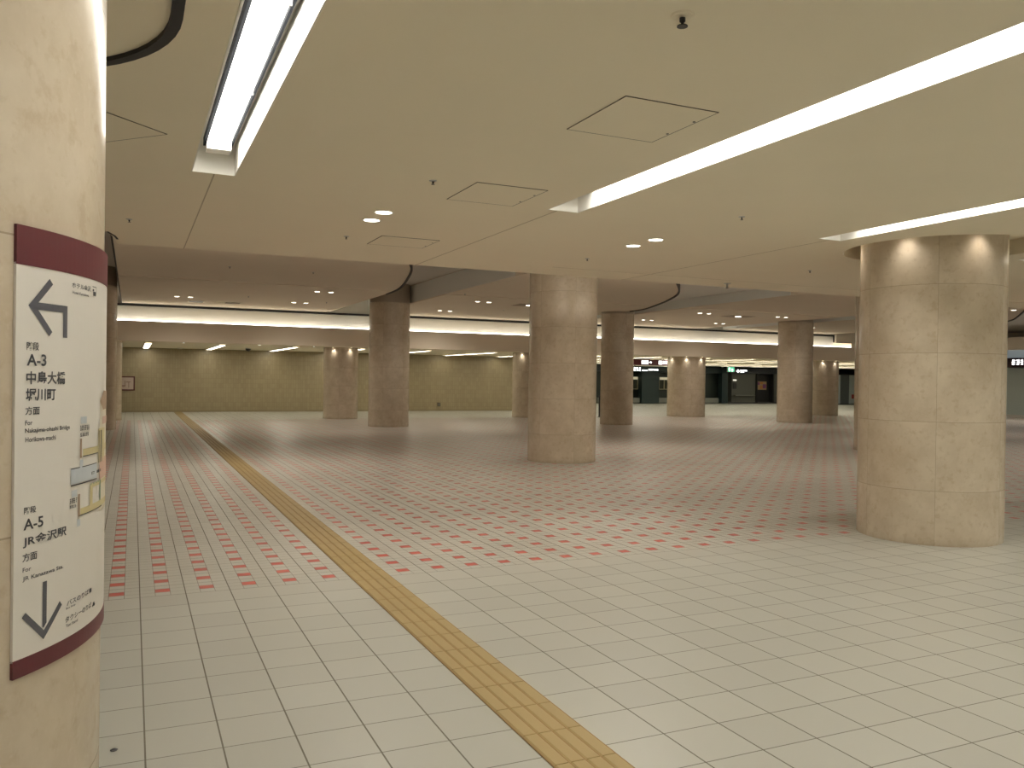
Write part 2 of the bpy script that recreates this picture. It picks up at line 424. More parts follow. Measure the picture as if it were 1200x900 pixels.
# ------------------------------------------------------------------ near linear ceiling lights
LLAB = ['linear ceiling light at upper left, seen from below with its tubes visible',
        'long linear ceiling light slanting across the upper right of the ceiling',
        'shorter looking linear ceiling light above the large right column',
        'linear ceiling light glimpsed right of the large right column']
for i, u in enumerate(LU):
    t = thing('linear_ceiling_light', LLAB[min(i, 3)] if i < 4 else ('added unseen linear ceiling light further right along the low ceiling' if u > 0 else 'added unseen linear ceiling light left of the sign column'), 'ceiling light', (u, 0, H1),
              group='linear lights of the low ceiling')
    D = .205; w = .008
    obj('housing', BX((.001, w, LV0 + .001, LV1 - .001, .0, D), (LW - w, LW - .001, LV0 + .001, LV1 - .001, .0, D),
                      (w, LW - w, LV0 + .001, LV0 + w, .0, D), (w, LW - w, LV1 - w, LV1 - .001, .0, D),
                      (.001, LW - .001, LV0, LV1 - .001, D, D + .01)), M['white'], t)
    fx0, fx1 = .082, .234
    obj('gear_tray', BX(fx0, fx1, LV0 + .1, LV1 - .14, .175, D), M['white'], t)
    obj('end_cap', BX(fx0, fx1, LV1 - .27, LV1 - .14, .105, .175), M['white'], t)
    obj('dark_gap', BX((fx0 - .016, fx0, LV0 + .1, LV1 - .14, .150, D - .002), (fx1, fx1 + .014, LV0 + .1, LV1 - .14, .150, D - .002)), M['gap'], t)
    y = LV1 - .275; k = 0
    while y > LV0 + 1.3:
        obj('tube', TB(((fx0 + .040, y, .140), (fx0 + .040, y - 1.17, .140), .026), n=12), M['tube'], t, True)
        obj('tube', TB(((fx1 - .040, y, .140), (fx1 - .040, y - 1.17, .140), .026), n=12), M['tube'], t, True)
        obj('lamp_clip', BX(fx0 + .01, fx1 - .01, y - 1.188, y - 1.178, .112, .175), M['chrome'], t)
        y -= 1.195

# ------------------------------------------------------------------ downlights
def downlight(label, x, y, z, r=.062, group=None, power=0):
    t = thing('recessed_downlight', label, 'downlight', (x, y, z), group=group)
    bm = lathe(bmesh.new(), [(r, -.002), (r + .014, -.006), (r + .016, 0), (r, .0), (r, -.002)], 24, close=False)
    obj('trim_ring', bm, M['white'], t, True)
    obj('lens', LT([(r, -.003), (r * .5, -.006)], 24), M['down'], t, True)
    if power:
        L = bpy.data.lights.new('down', 'SPOT'); L.energy = power; L.spot_size = math.radians(150); L.spot_blend = 1
        L.shadow_soft_size = r; L.color = LIGHT_COL
        lo = bpy.data.objects.new('down_lamp', L); C.objects.link(lo); lo.parent = t; lo.location = (0, 0, -.02)
    return t
for lab, x, y in (('round downlight of the left pair on the low ceiling, nearer one', 1.91, 6.87), ('round downlight of the left pair on the low ceiling, farther one', 1.91, 7.26),
                  ('round downlight of the right pair on the low ceiling, nearer one', 4.67, 6.92), ('round downlight of the right pair on the low ceiling, farther one', 4.68, 7.34)):
    downlight(lab, x, y, H1, .068, 'downlights in the low ceiling', DOWN_W * .8)
IP = [(1.21, 27.5, 'raised ceiling at far left'), (4.73, 27.62, 'left raised panel nearest the cove'), (4.70, 23.68, 'left raised panel set forward of the cove'),
      (9.86, 28.0, 'middle raised panel nearest the cove'), (9.70, 24.05, 'middle raised panel set forward of the cove'),
      (18.21, 27.76, 'right raised panel near the third column'), (17.97, 23.86, 'right raised panel set forward of the cove'),
      (21.66, 27.7, 'right raised panel nearest the cove'), (21.3, 23.7, 'right raised panel above the rightmost slim column')]
for x, y, w in IP:
    downlight('left downlight of the pair on the ' + w, x, y, H2 - (.018 if y > 22.45 else 0), .072, 'downlights in the raised ceiling', DOWN_W)
    downlight('right downlight of the pair on the ' + w, x + .385, y, H2 - (.018 if y > 22.45 else 0), .072, 'downlights in the raised ceiling', DOWN_W)
downlight('lone round downlight right of the rightmost dark capital column', 26.9, 27.7, H2, .072, 'downlights in the raised ceiling')
for x, y, w in ((1.3, 14.6, 'left raised panel'), (3.0, 14.9, 'left raised panel, right side'), (9.4, 15.9, 'middle raised panel'), (11.0, 16.6, 'middle raised panel, right side'),
                (18.2, 15.9, 'right raised panel'), (25.4, 17.6, 'end raised panel'), (-4.6, 15.5, 'raised panel left of the frame'), (-4.6, 20.0, 'raised panel left of the frame, middle'), (-4.6, 25.0, 'raised panel left of the frame, far side')):
    downlight('added unseen downlight near the front of the ' + w, x, y, H2, .072, 'added unseen downlights at the front of the raised ceiling', DOWN_W * 2.2)  # unseen downlights added to brighten the middle of the hall
for k, x in enumerate((-1.5, 1.6, 4.8, 7.4, 10.4, 13.4, 16.4, 20.5)):
    downlight('added unseen downlight of the slot ceiling beyond the low ceiling edge, %s from the left' % ORD[k], x, 11.1, HU, .09, 'added unseen downlights of the slot ceiling', DOWN_W * 1.7)  # added lamps hidden above the low ceiling edge, filling the dark mid floor
for x, y in ((35, 25), (35, 20), (35, 15), (42, 14)):
    downlight('added unseen downlight of the high ceiling before the shuttered shop', x, y, HU, .072, 'added unseen downlights before the shuttered shop', DOWN_W * 5)  # added out of view to lift the dark shutter
for x, y, w in ((1.56, 30.2, 'left of the first slanted strip light'), (4.03, 30.3, 'between the second and third strip lights'), (5.9, 30.2, 'left of the squat column')):
    downlight('tiny downlight of the far low ceiling, ' + w, x, y, H3, .05, 'downlights in the far low ceiling')

# spot lamps that wash the columns
def washer(label, c, r, ang, z, tilt, power, group):
    x, y = c[0] + r * math.cos(ang), c[1] + r * math.sin(ang)
    t = thing('column_spotlight', label, 'spotlight', (x, y, z), ang, group)
    bm = lathe(bmesh.new(), [(.036, -.004), (.046, -.008), (.048, .0), (.036, .0), (.036, -.004)], 20, close=False)
    obj('trim_ring', bm, M['white'], t, True)
    obj('lens', LT([(.036, -.004), (.02, -.006)], 20), M['down'], t, True)
    L = bpy.data.lights.new('wash', 'SPOT'); L.energy = power; L.spot_size = math.radians(105); L.spot_blend = 1
    L.shadow_soft_size = .03; L.color = LIGHT_COL
    lo = bpy.data.objects.new('wash_lamp', L); C.objects.link(lo); lo.parent = t
    lo.location = (0, 0, -.02); lo.rotation_euler = (0, math.radians(tilt), 0)
COLW = [('middle left squat column', (7.06, 31.0), .63, 2), ('widest far squat column', (22.4, 30.65), .83, 3), ('rightmost far squat column', (30.45, 30.7), .72, 3),
        ('half hidden squat column', (14.75, 30.9), .65, 2), ('far left squat column', (-.96, 31.0), .64, 2)]
PL = ['left', 'centre', 'right']
for nm, c, r, n in COLW:
    toc = math.atan2(-c[1], -c[0])
    for k in range(n):
        off = (-.85, 0, .85)[k] if n == 3 else (-.42, .55)[k]
        washer('tiny ceiling spotlight above the %s, %s one' % (nm, PL[k] if n == 3 else ('left', 'right')[k]), c, r + .075, toc + off, H3 - .002, 7, WASH * 1.0, 'spotlights round the far columns')
toc = math.atan2(-BIGC[1], -BIGC[0])
for k, off in enumerate((-1.35, -.32, .62, 1.5)):
    washer('small spotlight round the head of the large right column, %s' % ('leftmost', 'left of centre', 'right of centre', 'rightmost')[k],
           BIGC, .81, toc + off, H1 + .158, 4, WASH * 1.0, 'spotlights round the large column')
# ledge that carries those spotlights inside the opening
bm = lathe(bmesh.new(), [(.70, H1 + .16), (.925, H1 + .16), (.925, H1 + .19), (.70, H1 + .19), (.70, H1 + .16)], 64, (7.57, 6.08), close=False)
struct('trim_17', bm, M['ceil'])

# ------------------------------------------------------------------ access panels, sprinklers and vents of the low ceiling
def access_panel(label, x0, x1, y0, y1, rz=0.0):
    t = thing('access_panel', label, 'access panel', (x0, y0, H1), math.radians(rz), group='access panels in the low ceiling')
    w, d, g = x1 - x0, y1 - y0, .0045
    obj('panel', BX(g, w - g, g, d - g, -.003, .001), M['ceil'], t)
    obj('frame_gap', BX((0, w, 0, g, -.0035, .001), (0, w, d - g, d, -.0035, .001), (0, g, g, d - g, -.0035, .001), (w - g, w, g, d - g, -.0035, .001)), M['seam'], t)
    for k in (.3, .7):
        obj('latch', LT([(.008, -.005), (.008, -.003)], 12, (w - .02, d * k) if w < 2 else (0, 0)), M['dark'], t)
access_panel('square access panel outlined in the ceiling, larger looking one left of the long light', 2.17, 2.73, 3.49, 4.10)
access_panel('square access panel in the ceiling beyond the larger looking one', 2.20, 2.76, 5.49, 6.12)
access_panel('square access panel cut off by the top edge of the frame', .95, 1.53, 1.80, 2.42)
access_panel('access panel turned like a diamond, partly hidden by the sign column', -.0 + .17, .73, 5.23, 5.80, 133.6)
access_panel('faint access panel near the left downlight pair at the ceiling edge', 2.21, 2.81, 8.00, 8.57)
def sprinkler(label, x, y, z, s=1.0, group='sprinkler heads in the low ceiling'):
    t = thing('sprinkler_head', label, 'sprinkler', (x, y, z), group=group)
    obj('escutcheon', LT([(.040 * s, 0), (.036 * s, -.006 * s), (.016 * s, -.010 * s)], 20), M['ceil'] if s > 1 else M['chrome'], t, True)
    bm = LT([(.010 * s, -.008 * s), (.010 * s, -.022 * s), (.005 * s, -.026 * s), (.005 * s, -.034 * s), (.018 * s, -.036 * s), (.018 * s, -.039 * s)], 16)
    obj('deflector', bm, M['dark'], t, True)
sprinkler('largest looking sprinkler head near the top edge of the ceiling', 1.88, 2.63, H1, 1.15)
sprinkler('small sprinkler head between the two access panels and the left light', 1.91, 5.60, H1, .7)
sprinkler('small sprinkler head between the long light and the light over the column', 4.64, 5.61, H1, .7)
sprinkler('small sprinkler head above the middle column', 4.72, 8.37, H1, .7)
sprinkler('small sprinkler head above the left dark capital column', 1.91, 8.22, H1, .7)
sprinkler('small sprinkler head beside the sign column', -.04, 8.27, H1, .7)
sprinkler('small sprinkler head left of the large right column near the ceiling edge', 7.6, 7.9, H1, .7)
for x, y, w in ((3.15, 26.19, 'left raised panel, centre'), (1.93, 19.4, 'left raised panel, near side'), (5.64, 26.9, 'left raised panel beside the slot'), (3.76, 19.43, 'left raised panel, near right side'),
                (11.7, 26.57, 'middle raised panel, right of the downlights'), (8.57, 22.2, 'middle raised panel beside the slot')):
    sprinkler('tiny sprinkler dot on the ' + w, x, y, H2 - (.018 if y > 22.45 else 0), .9, 'sprinkler heads in the raised ceiling')
# hanging detector at the edge of the low ceiling
t = thing('ceiling_detector', 'small metal detector hanging from the low ceiling edge', 'detector', (7.62, 9.5, H1))
obj('base_plate', LT([(.05, 0), (.05, -.008), (.03, -.012)], 20), M['chrome'], t, True)
obj('stem', LT([(.014, -.01), (.014, -.055), (.022, -.06), (.022, -.075)], 16), M['chrome'], t, True)
# flush vents on the raised ceiling
t = thing('ceiling_vent', 'dark rectangular slot vent beside the far left downlight pair', 'vent', (1.62, 29.0, H2 - .018))
obj('frame', BX(0, .47, -.26, .26, -.008, .0), M['ceil'], t); obj('grille', BX(.02, .45, -.24, .24, -.012, -.008), M['dark'], t)
t = thing('ceiling_vent', 'pale vent panel right of the dark slot vent', 'vent', (2.45, 28.9, H2 - .018))
obj('frame', BX(0, .8, -.25, .25, -.008, .0), M['ceil'], t); obj('grille', BX(.3, .75, -.2, .2, -.012, -.008), mat('vent_tan', (.30, .23, .16), .6), t)
def recessed_panel(label, x, y):
    t = thing('spotlight_panel', label, 'ceiling light', (x, y, H2 - .018))
    obj('frame', BX(-.5, .5, -.35, .35, -.008, 0), mat('panel_tan', (.36, .28, .2), .6), t)
    obj('lens', LT([(.11, -.010), (.08, -.02)], 24), M['down'], t)
recessed_panel('square recessed panel with one bright spotlight on the right raised panel', 20.0, 24.3)
recessed_panel('square recessed spotlight panel half hidden left of the middle column', 11.6, 24.3)

# ------------------------------------------------------------------ cove strip
t = thing('tube_strip_light', 'long row of fluorescent tubes glowing on the bulkhead ledge', 'strip light', (-2.0, VC - .13, 3.300))
k = 0; x = 0.0
while x < 34.2:
    obj('tube', TB(((x, 0, .055), (x + 1.0, 0, .055), .018), n=10), M['covetube'], t, True)
    obj('socket', BX(x - .012, x + .004, -.02, .02, -.03, .08), M['white'], t)
    x += 1.03

t = thing('tube_strip_light', 'added unseen row of fluorescent tubes on top of the low ceiling edge', 'strip light', (0.3, 9.45, H1 + .26))  # tubes added out of sight to even the light across the mid hall
x = 0.0
while x < 31:
    if not any(abs(.3 + x + .5 - c) < 1.3 for c in (7.57,)):
        obj('tube', TB(((x, 0, .055), (x + 1.0, 0, .055), .018), n=10), M['filltube'], t, True)
        obj('socket', BX(x - .012, x + .004, -.02, .02, 0, .08), M['white'], t)
    x += 1.03

# ------------------------------------------------------------------ far low ceiling strips
FU = [.36, 2.76, 5.28, 7.75, 10.35, 13.15, 15.85, 18.5, 21.1, 23.7, 26.3, 28.9, 31.5, 34.1, 36.7, 39.3, 41.9, 44.5]
for i, u in enumerate(FU):
    for row, (y0, y1) in enumerate(((30.9, 36.9), (39.4, 46.4))):
        if row and u < 22: continue
        t = thing('far_strip_light', 'thin strip light on far low ceiling, %s from left in its %s row' % (ORD[i if not row else i - 9], 'nearer' if not row else 'farther'), 'ceiling light', (u, y0, H3 - .002),
                  group='strip lights of the far low ceiling')
        L = y1 - y0
        obj('housing', BX((0, .022, 0, L, -.03, 0), (.218, .24, 0, L, -.03, 0), (.022, .218, 0, .02, -.03, 0), (.022, .218, L - .02, L, -.03, 0)), M['white'], t)
        obj('diffuser', BX(.022, .218, .02, L - .02, -.022, -.004), M['fartube'], t)

# ------------------------------------------------------------------ wayfinding sign on the near column
SR = SGR + .0075
def cyl_map(me, off):
    for v in me.vertices:
        a = v.co.x / .722; r = SR + off + v.co.z
        v.co = (r * math.cos(a), r * math.sin(a), v.co.y)
def sign_poly(name, polys, m, off, parent, thick=0.0):
    bm = bmesh.new()
    for pts in polys:
        vs = [bm.verts.new((s, z, 0)) for s, z in pts]
        bm.faces.new(vs)
    bmesh.ops.triangulate(bm, faces=bm.faces)
    xs = [v.co.x for v in bm.verts]; x = min(xs) + .02
    while x < max(xs):
        bmesh.ops.bisect_plane(bm, geom=bm.verts[:] + bm.edges[:] + bm.faces[:], plane_co=(x, 0, 0), plane_no=(1, 0, 0)); x += .02
    if thick:
        g = bmesh.ops.extrude_face_region(bm, geom=bm.faces[:])
        bmesh.ops.translate(bm, verts=[e for e in g['geom'] if isinstance(e, bmesh.types.BMVert)], vec=(0, 0, -thick))
    me = bpy.data.meshes.new(name); bm.to_mesh(me); bm.free(); cyl_map(me, off); me.materials.append(m)
    bm = bmesh.new(); bm.from_mesh(me)
    bmesh.ops.recalc_face_normals(bm, faces=bm.faces)
    if not thick:
        for f in bm.faces:
            c = f.calc_center_median(); c.z = 0
            if f.normal.dot(c) < 0: f.normal_flip()
    bm.to_mesh(me); bm.free()
    o = bpy.data.objects.new(name, me); C.objects.link(o); o.parent = parent
    return o
def text_mesh(body, bold=0.0):
    cu = bpy.data.curves.new('tmp', 'FONT'); cu.body = body; cu.size = 1; cu.offset = bold; cu.resolution_u = 3
    o = bpy.data.objects.new('tmp', cu); C.objects.link(o)
    dg = bpy.context.evaluated_depsgraph_get(); dg.update()
    me = bpy.data.meshes.new_from_object(o.evaluated_get(dg))
    bpy.data.objects.remove(o); bpy.data.curves.remove(cu)
    return me
def fit_text(body, x0, x1, y0, y1, bold):
    me = text_mesh(body, bold)
    xs = [v.co.x for v in me.vertices]; ys = [v.co.y for v in me.vertices]
    ax, bx, ay, by = min(xs), max(xs), min(ys), max(ys)
    for v in me.vertices:
        v.co = (x0 + (v.co.x - ax) / (bx - ax) * (x1 - x0), y0 + (v.co.y - ay) / (by - ay) * (y1 - y0), 0)
    me.materials.clear()
    return me
def sign_text(body, s0, s1, z0, z1, parent, bold=.012, m=None):
    me = fit_text(body, s0, s1, z0, z1, bold); cyl_map(me, .0012)
    me.materials.append(m or M['ink'])
    o = bpy.data.objects.new('lettering', me); C.objects.link(o); o.parent = parent
    return o
S0, S1 = -.503, .44
sg = thing('wayfinding_sign', 'curved white wayfinding sign with maroon bands wrapped round the near left column', 'sign', (SGC[0], SGC[1], 0))
sign_poly('panel', [[(S0, .92), (S1, .92), (S1, 1.81), (S0, 1.81)]], M['signwhite'], 0, sg, .007)
tag(sign_poly('header_band', [[(S0, 1.806), (S1, 1.806), (S1, 1.894), (S0, 1.894)]], M['maroon'], .001, sg, .008), 'dark red top band')
tag(sign_poly('footer_band', [[(S0, .883), (S1, .883), (S1, .924), (S0, .924)]], M['maroon'], .001, sg, .008), 'dark red bottom band')
sign_poly('arrow', [[(-.470, 1.717), (-.405, 1.784), (-.393, 1.772), (-.440, 1.726), (-.441, 1.709), (-.394, 1.661), (-.405, 1.650)],
                    [(-.440, 1.726), (-.337, 1.726), (-.354, 1.7095), (-.441, 1.709)], [(-.337, 1.726), (-.337, 1.650), (-.354, 1.650), (-.354, 1.7095)]], M['arrow'], .0012, sg)
sign_poly('arrow', [[(-.418, 1.082), (-.404, 1.082), (-.404, .985), (-.414, .975), (-.418, .978)], [(-.414, .948), (-.348, 1.011), (-.357, 1.022), (-.413, .969)],
                    [(-.414, .948), (-.413, .969), (-.470, 1.025), (-.480, 1.015)]], M['arrow'], .0012, sg)
for args in (('ホテル金沢', -.318, -.217, 1.773, 1.787), ('Hotel Kanazawa', -.316, -.230, 1.759, 1.766),
             ('階段', -.474, -.437, 1.616, 1.635), ('A-3', -.473, -.413, 1.581, 1.608), ('中島大橋', -.474, -.343, 1.539, 1.569), ('堀川町', -.475, -.380, 1.501, 1.530),
             ('方面', -.476, -.433, 1.470, 1.489), ('For', -.476, -.455, 1.447, 1.458), ('Nakajima-ohashi Bridge', -.476, -.322, 1.427, 1.440), ('Horikawa-machi', -.475, -.378, 1.409, 1.420),
             ('階段', -.477, -.441, 1.247, 1.263), ('A-5', -.478, -.418, 1.211, 1.236), ('JR金沢駅', -.479, -.332, 1.171, 1.198), ('方面', -.480, -.437, 1.140, 1.159),
             ('For', -.479, -.455, 1.117, 1.127), ('JR Kanazawa Sta.', -.479, -.344, 1.095, 1.107),
             ('バスのりば', -.327, -.212, 1.001, 1.014), ('Bus Stop', -.330, -.287, .992, .998), ('タクシーのりば', -.333, -.19, .962, .976), ('Taxi Stand', -.330, -.275, .950, .957)):
    big = args[0] in ('A-3', 'A-5', '中島大橋', '堀川町', 'JR金沢駅')
    sign_text(*args, sg, .02 if big else .014)
def rect(s0, s1, z0, z1): return [(s0, z0), (s1, z0), (s1, z1), (s0, z1)]
# little pictograms beside the hotel, bus and taxi lines
def icon(s, z, k):
    if k == 'hotel': P = [rect(s, s + .030, z + .014, z + .016), rect(s + .028, s + .030, z - .004, z + .016), rect(s + .006, s + .026, z - .008, z + .003), rect(s + .002, s + .012, z + .004, z + .009)]
    elif k == 'bus': P = [rect(s, s + .016, z + .002, z + .012), rect(s + .002, s + .005, z, z + .002), rect(s + .011, s + .014, z, z + .002)]
    else: P = [rect(s, s + .022, z + .002, z + .007), rect(s + .005, s + .017, z + .007, z + .012), rect(s + .003, s + .007, z, z + .002), rect(s + .015, s + .019, z, z + .002)]
    sign_poly('pictogram', P, M['ink'], .0012, sg)
icon(-.205, 1.773, 'hotel'); icon(-.206, 1.000, 'bus'); icon(-.182, .958, 'taxi')
# area map at the right of the sign
mp = sign_poly('area_map', [rect(-.125, .10, 1.20, 1.50)], mat('map_cream', (.70, .64, .52), .6), .0008, sg)
tag(mp, 'pale printed map of yellow and brown corridors')
def mp_part(name, polys, m): sign_poly(name, polys, m, .0018, mp)
mp_part('corridor', [rect(-.256, -.02, 1.359, 1.376), rect(-.268, -.02, 1.213, 1.229), rect(-.21, -.19, 1.229, 1.281), rect(-.21, -.02, 1.272, 1.283), rect(-.145, -.06, 1.33, 1.42)], M['mapyellow'])
mp_part('stairs', [rect(-.272, -.263, 1.355, 1.403), rect(-.279, -.270, 1.210, 1.266)], M['mapbrown'])
mp_part('building', [[(-.128, 1.492), (-.085, 1.520), (.03, 1.515), (.03, 1.47), (-.09, 1.468)]], M['mapbrown'])
mp_part('road', [rect(-.316, -.157, 1.294, 1.331)], M['mapblue'])
mp_part('road_edge', [rect(-.316, -.157, 1.3305, 1.333), rect(-.316, -.157, 1.2895, 1.2925), rect(-.256, -.10, 1.3565, 1.359), rect(-.27, -.10, 1.2105, 1.213), rect(-.14, -.10, 1.33, 1.415), rect(-.2, -.115, 1.305, 1.3125)], M['ink'])
mp_part('green_outline', [rect(-.205, -.115, 1.279, 1.283), rect(-.125, -.115, 1.229, 1.283)], M['mapgreen'])
mp_part('plaza', [rect(-.13, .05, 1.285, 1.34)], M['mappink'])
mp_part('plaza', [rect(-.10, .05, 1.43, 1.45)], M['mappink'])
mp_part('lift_mark', [rect(-.272, -.255, 1.330, 1.350), rect(-.285, -.268, 1.186, 1.204), rect(-.27, -.236, 1.440, 1.457), rect(-.312, -.286, 1.262, 1.279)], M['mapblue'])
sign_text('A2', -.266, -.240, 1.442, 1.455, mp, .0)
def caption(s0, s1, z0, z1, seed):
    rnd = random.Random(seed); P = []; x = s0; h = z1 - z0
    while x < s1 - .004:
        w = min(rnd.uniform(.006, .010), s1 - x)
        for k in range(3): P.append(rect(x, x + w * rnd.uniform(.6, 1), z0 + h * (.36 * k), z0 + h * (.36 * k + .2)))
        P.append(rect(x + w * .4, x + w * .55, z0, z1)); x += w + .002
    sign_poly('caption', P, M['ink'], .0014, mp)
caption(-.271, -.219, 1.423, 1.436, 1); caption(-.271, -.222, 1.408, 1.417, 2); caption(-.310, -.288, 1.265, 1.276, 3); caption(-.319, -.280, 1.248, 1.260, 4); caption(-.319, -.288, 1.236, 1.243, 5)

# ------------------------------------------------------------------ far wall notice and outlet
t = thing('framed_notice', 'maroon framed notice map on the far tiled wall', 'notice', (-.55, VW, .87))
obj('frame', BX((0, .64, -.035, 0, 0, .05), (0, .64, -.035, 0, .53, .58), (0, .05, -.035, 0, .05, .53), (.59, .64, -.035, 0, .05, .53)), mat('frame_maroon', (.09, .015, .02), .4), t)
obj('sheet', BX(.05, .59, -.02, 0, .05, .53), mat('notice_paper', (.52, .42, .36), .6), t)
obj('printed_plan', BX((.14, .30, -.023, -.02, .16, .22), (.26, .29, -.023, -.02, .22, .40), (.32, .48, -.023, -.02, .33, .37), (.40, .43, -.023, -.02, .12, .33)), mat('notice_print', (.30, .20, .17), .6), t)
t = thing('wall_outlet', 'tiny grey outlet box low on the far wall beside the middle column', 'outlet', (13.05, VW, .22))
obj('box', BX(0, .14, -.03, 0, 0, .16), mat('outlet_grey', (.10, .09, .07), .5), t); obj('cover', BX(.02, .12, -.036, -.03, .02, .14), mat('outlet_cover', (.16, .15, .12), .5), t)
t = thing('security_camera_dome', 'small dark dome camera on the far ceiling before the tiled wall', 'camera', (4.1, 34.0, H3))
obj('mount', LT([(.11, 0), (.11, -.03)], 24), M['white'], t, True)
obj('dome', LT([(.10, -.03), (.095, -.07), (.07, -.105), (.03, -.125), (.001, -.128)], 24), M['dark'], t, True)
t = thing('ceiling_speaker', 'pale round fitting on the far ceiling near the framed notice', 'ceiling fitting', (1.75, 36.2, H3))
obj('rim', LT([(.12, 0), (.12, -.02), (.10, -.03)], 24), M['white'], t, True)
obj('cone', LT([(.09, -.03), (.03, -.045)], 24), M['ceil'], t, True)
# dark post stand behind the middle column
t = thing('post_stand', 'slim dark post standing far off, in the gap right of the middle column', 'post', (17.78, 30.3, 0))
obj('foot', LT([(.09, 0), (.09, .012), (.03, .03)], 24), M['dark'], t, True)
obj('pole', LT([(.045, .02), (.045, .88)], 16), M['dark'], t, True)
obj('head', BX(-.06, .06, -.04, .04, .86, .90), M['dark'], t)

# ------------------------------------------------------------------ far shops
teal = mat('shop_teal', (.018, .035, .036), .35); slate = mat('shop_slate', (.045, .05, .048), .4)
dgreen = mat('shop_dark_green', (.022, .032, .026), .4); panel = mat('shop_panel', (.085, .088, .075), .5)
glow = mat('sign_glow', (.8, .8, .8), .5, emit=(1, 1, 1), strength=2.2)
SV = 47.9
def text_obj(body, parent, x0, x1, z0, z1, y, m, bold=.02, facing='y', name='lettering'):
    me = fit_text(body, x0, x1, z0, z1, bold)
    for v in me.vertices:
        v.co = (v.co.x, y, v.co.y) if facing == 'y' else (y, -v.co.x, v.co.y)
    me.materials.append(m)
    o = bpy.data.objects.new(name, me); C.objects.link(o); o.parent = parent
    return o
shop = thing('shopfront', 'dark teal shopfront with two framed windows beyond the squat column', 'shopfront', (27, SV, 0))
obj('back_wall', BX(0, 11.5, .6, .7, 0, H3), dgreen, shop)
hd = obj('header', BX(0, 11.5, -.1, .6, 2.14, 2.52), teal, shop)
obj('pillar', BX(4.3, 5.7, -.12, .35, 0, 2.14), teal, shop)
obj('pillar', BX(11.0, 11.5, -.12, .35, 0, 2.52), teal, shop)
obj('plinth', BX((1.0, 4.28, .1, .55, .05, .38), (5.72, 10.9, .1, .55, .05, .38)), mat('shop_plinth', (.22, .23, .20), .5), shop)
for x0 in (3.38, 5.95):
    w = obj('window', BX((x0, x0 + .06, .30, .36, .95, 1.78), (x0 + .84, x0 + .90, .30, .36, .95, 1.78), (x0 + .06, x0 + .84, .30, .36, .95, 1.0), (x0 + .42, x0 + .48, .30, .36, 1.0, 1.62)), mat('window_frame_ochre', (.30, .27, .16), .5), shop)
    obj('lit_transom', BX(x0 + .06, x0 + .84, .28, .36, 1.62, 1.80), mat('transom_lit', (.6, .55, .4), .5, emit=(1, .92, .65), strength=.28), w)
    obj('pane', BX(x0 + .06, x0 + .84, .34, .36, 1.0, 1.62), mat('pane_dark', (.05, .055, .04), .15), w)
def strokes(parent, x0, x1, z0, z1, y, facing='y', seed=1):
    rnd = random.Random(seed); bm = bmesh.new(); x = x0; h = z1 - z0
    while x < x1 - .2 * h:
        w = min(h * rnd.uniform(.55, .95), x1 - x)
        for k in range(3):
            a, b = sorted((rnd.uniform(0, .45), rnd.uniform(.6, 1)))
            zz = z0 + h * (k * .36 + .03)
            q = (x + w * a * .5, x + w * b, y, y + .006, zz, zz + h * .2)
            box(bm, *(q if facing == 'y' else (y, y + .006, -q[1], -q[0], q[4], q[5])))
        cx = x + w * rnd.uniform(.3, .6)
        q = (cx, cx + h * .18, y, y + .006, z0, z1)
        box(bm, *(q if facing == 'y' else (y, y + .006, -q[1], -q[0], q[4], q[5])))
        x += w + h * .12
    obj('lettering', bm, glow, parent)
strokes(hd, 3.45, 4.25, 2.20, 2.44, -.106, seed=3); strokes(hd, 4.3, 4.75, 2.20, 2.28, -.106, seed=4); strokes(hd, 4.8, 5.6, 2.24, 2.36, -.106, seed=5)
# hanging maroon direction sign
t = thing('hanging_sign', 'maroon hanging direction sign with white symbols and arrow, left of widest squat column', 'sign', (21.55, 34.2, 2.28))
obj('box', BX(0, 2.5, -.06, .06, .02, .30), M['maroon'], t)
obj('light_rail', BX(0, 2.5, -.05, .05, -.03, .02), mat('rail_white', (.7, .68, .6), .4), t)
obj('hanger', BX((.4, .43, -.02, .02, .30, .338), (1.9, 1.93, -.02, .02, .30, .338)), M['chrome'], t)
for x0, x1 in ((.78, .90), (.92, 1.04), (1.06, 1.16), (1.76, 1.96)):
    obj('pictogram', BX(x0, x1, -.068, -.06, .07, .25), glow, t)
bm = bmesh.new()
for q in ([(1.20, .15), (1.30, .15), (1.30, .175), (1.20, .175)], [(1.28, .10), (1.37, .162), (1.28, .225)]):
    bm.faces.new([bm.verts.new((x, -.067, z)) for x, z in q])
obj('arrow', bm, glow, t)
strokes(t, 2.0, 2.48, .16, .24, -.067, seed=6); strokes(t, 2.0, 2.48, .09, .135, -.067, seed=7)
# right part of the far shops
shop2 = thing('shopfront', 'dark shopfront with recessed doorway and colourful poster at far right', 'shopfront', (38.6, SV - .2, 0))
obj('back_wall', BX(0, 12, .6, .7, 0, H3), dgreen, shop2)
hd = obj('header', BX(0, 12, -.1, .6, 2.15, 2.5), mat('header_navy', (.02, .024, .032), .4), shop2)
obj('pictogram', BX((.60, .68, -.107, -.1, 2.20, 2.44), (.50, .78, -.108, -.1, 2.28, 2.36)), glow, hd)
strokes(hd, .84, 1.45, 2.31, 2.41, -.106, seed=8); strokes(hd, .84, 1.2, 2.22, 2.28, -.106, seed=9)
for b in ((.35, 2.5, .2, .6, 0.1, 2.15), (4.15, 7.1, .2, .6, 0.1, 2.15)): obj('wall_panel', BX(*b), panel, shop2)
obj('doorway', BX((2.5, 2.62, .1, .6, 0, 2.15), (4.03, 4.15, .1, .6, 0, 2.15), (2.62, 4.03, .5, .6, 0, 2.15)), mat('doorway_black', (.012, .012, .012), .4), shop2)
po = obj('poster', BX(2.85, 3.75, .47, .5, 1.0, 1.6), mat('poster_cream', (.35, .24, .12), .5), shop2)
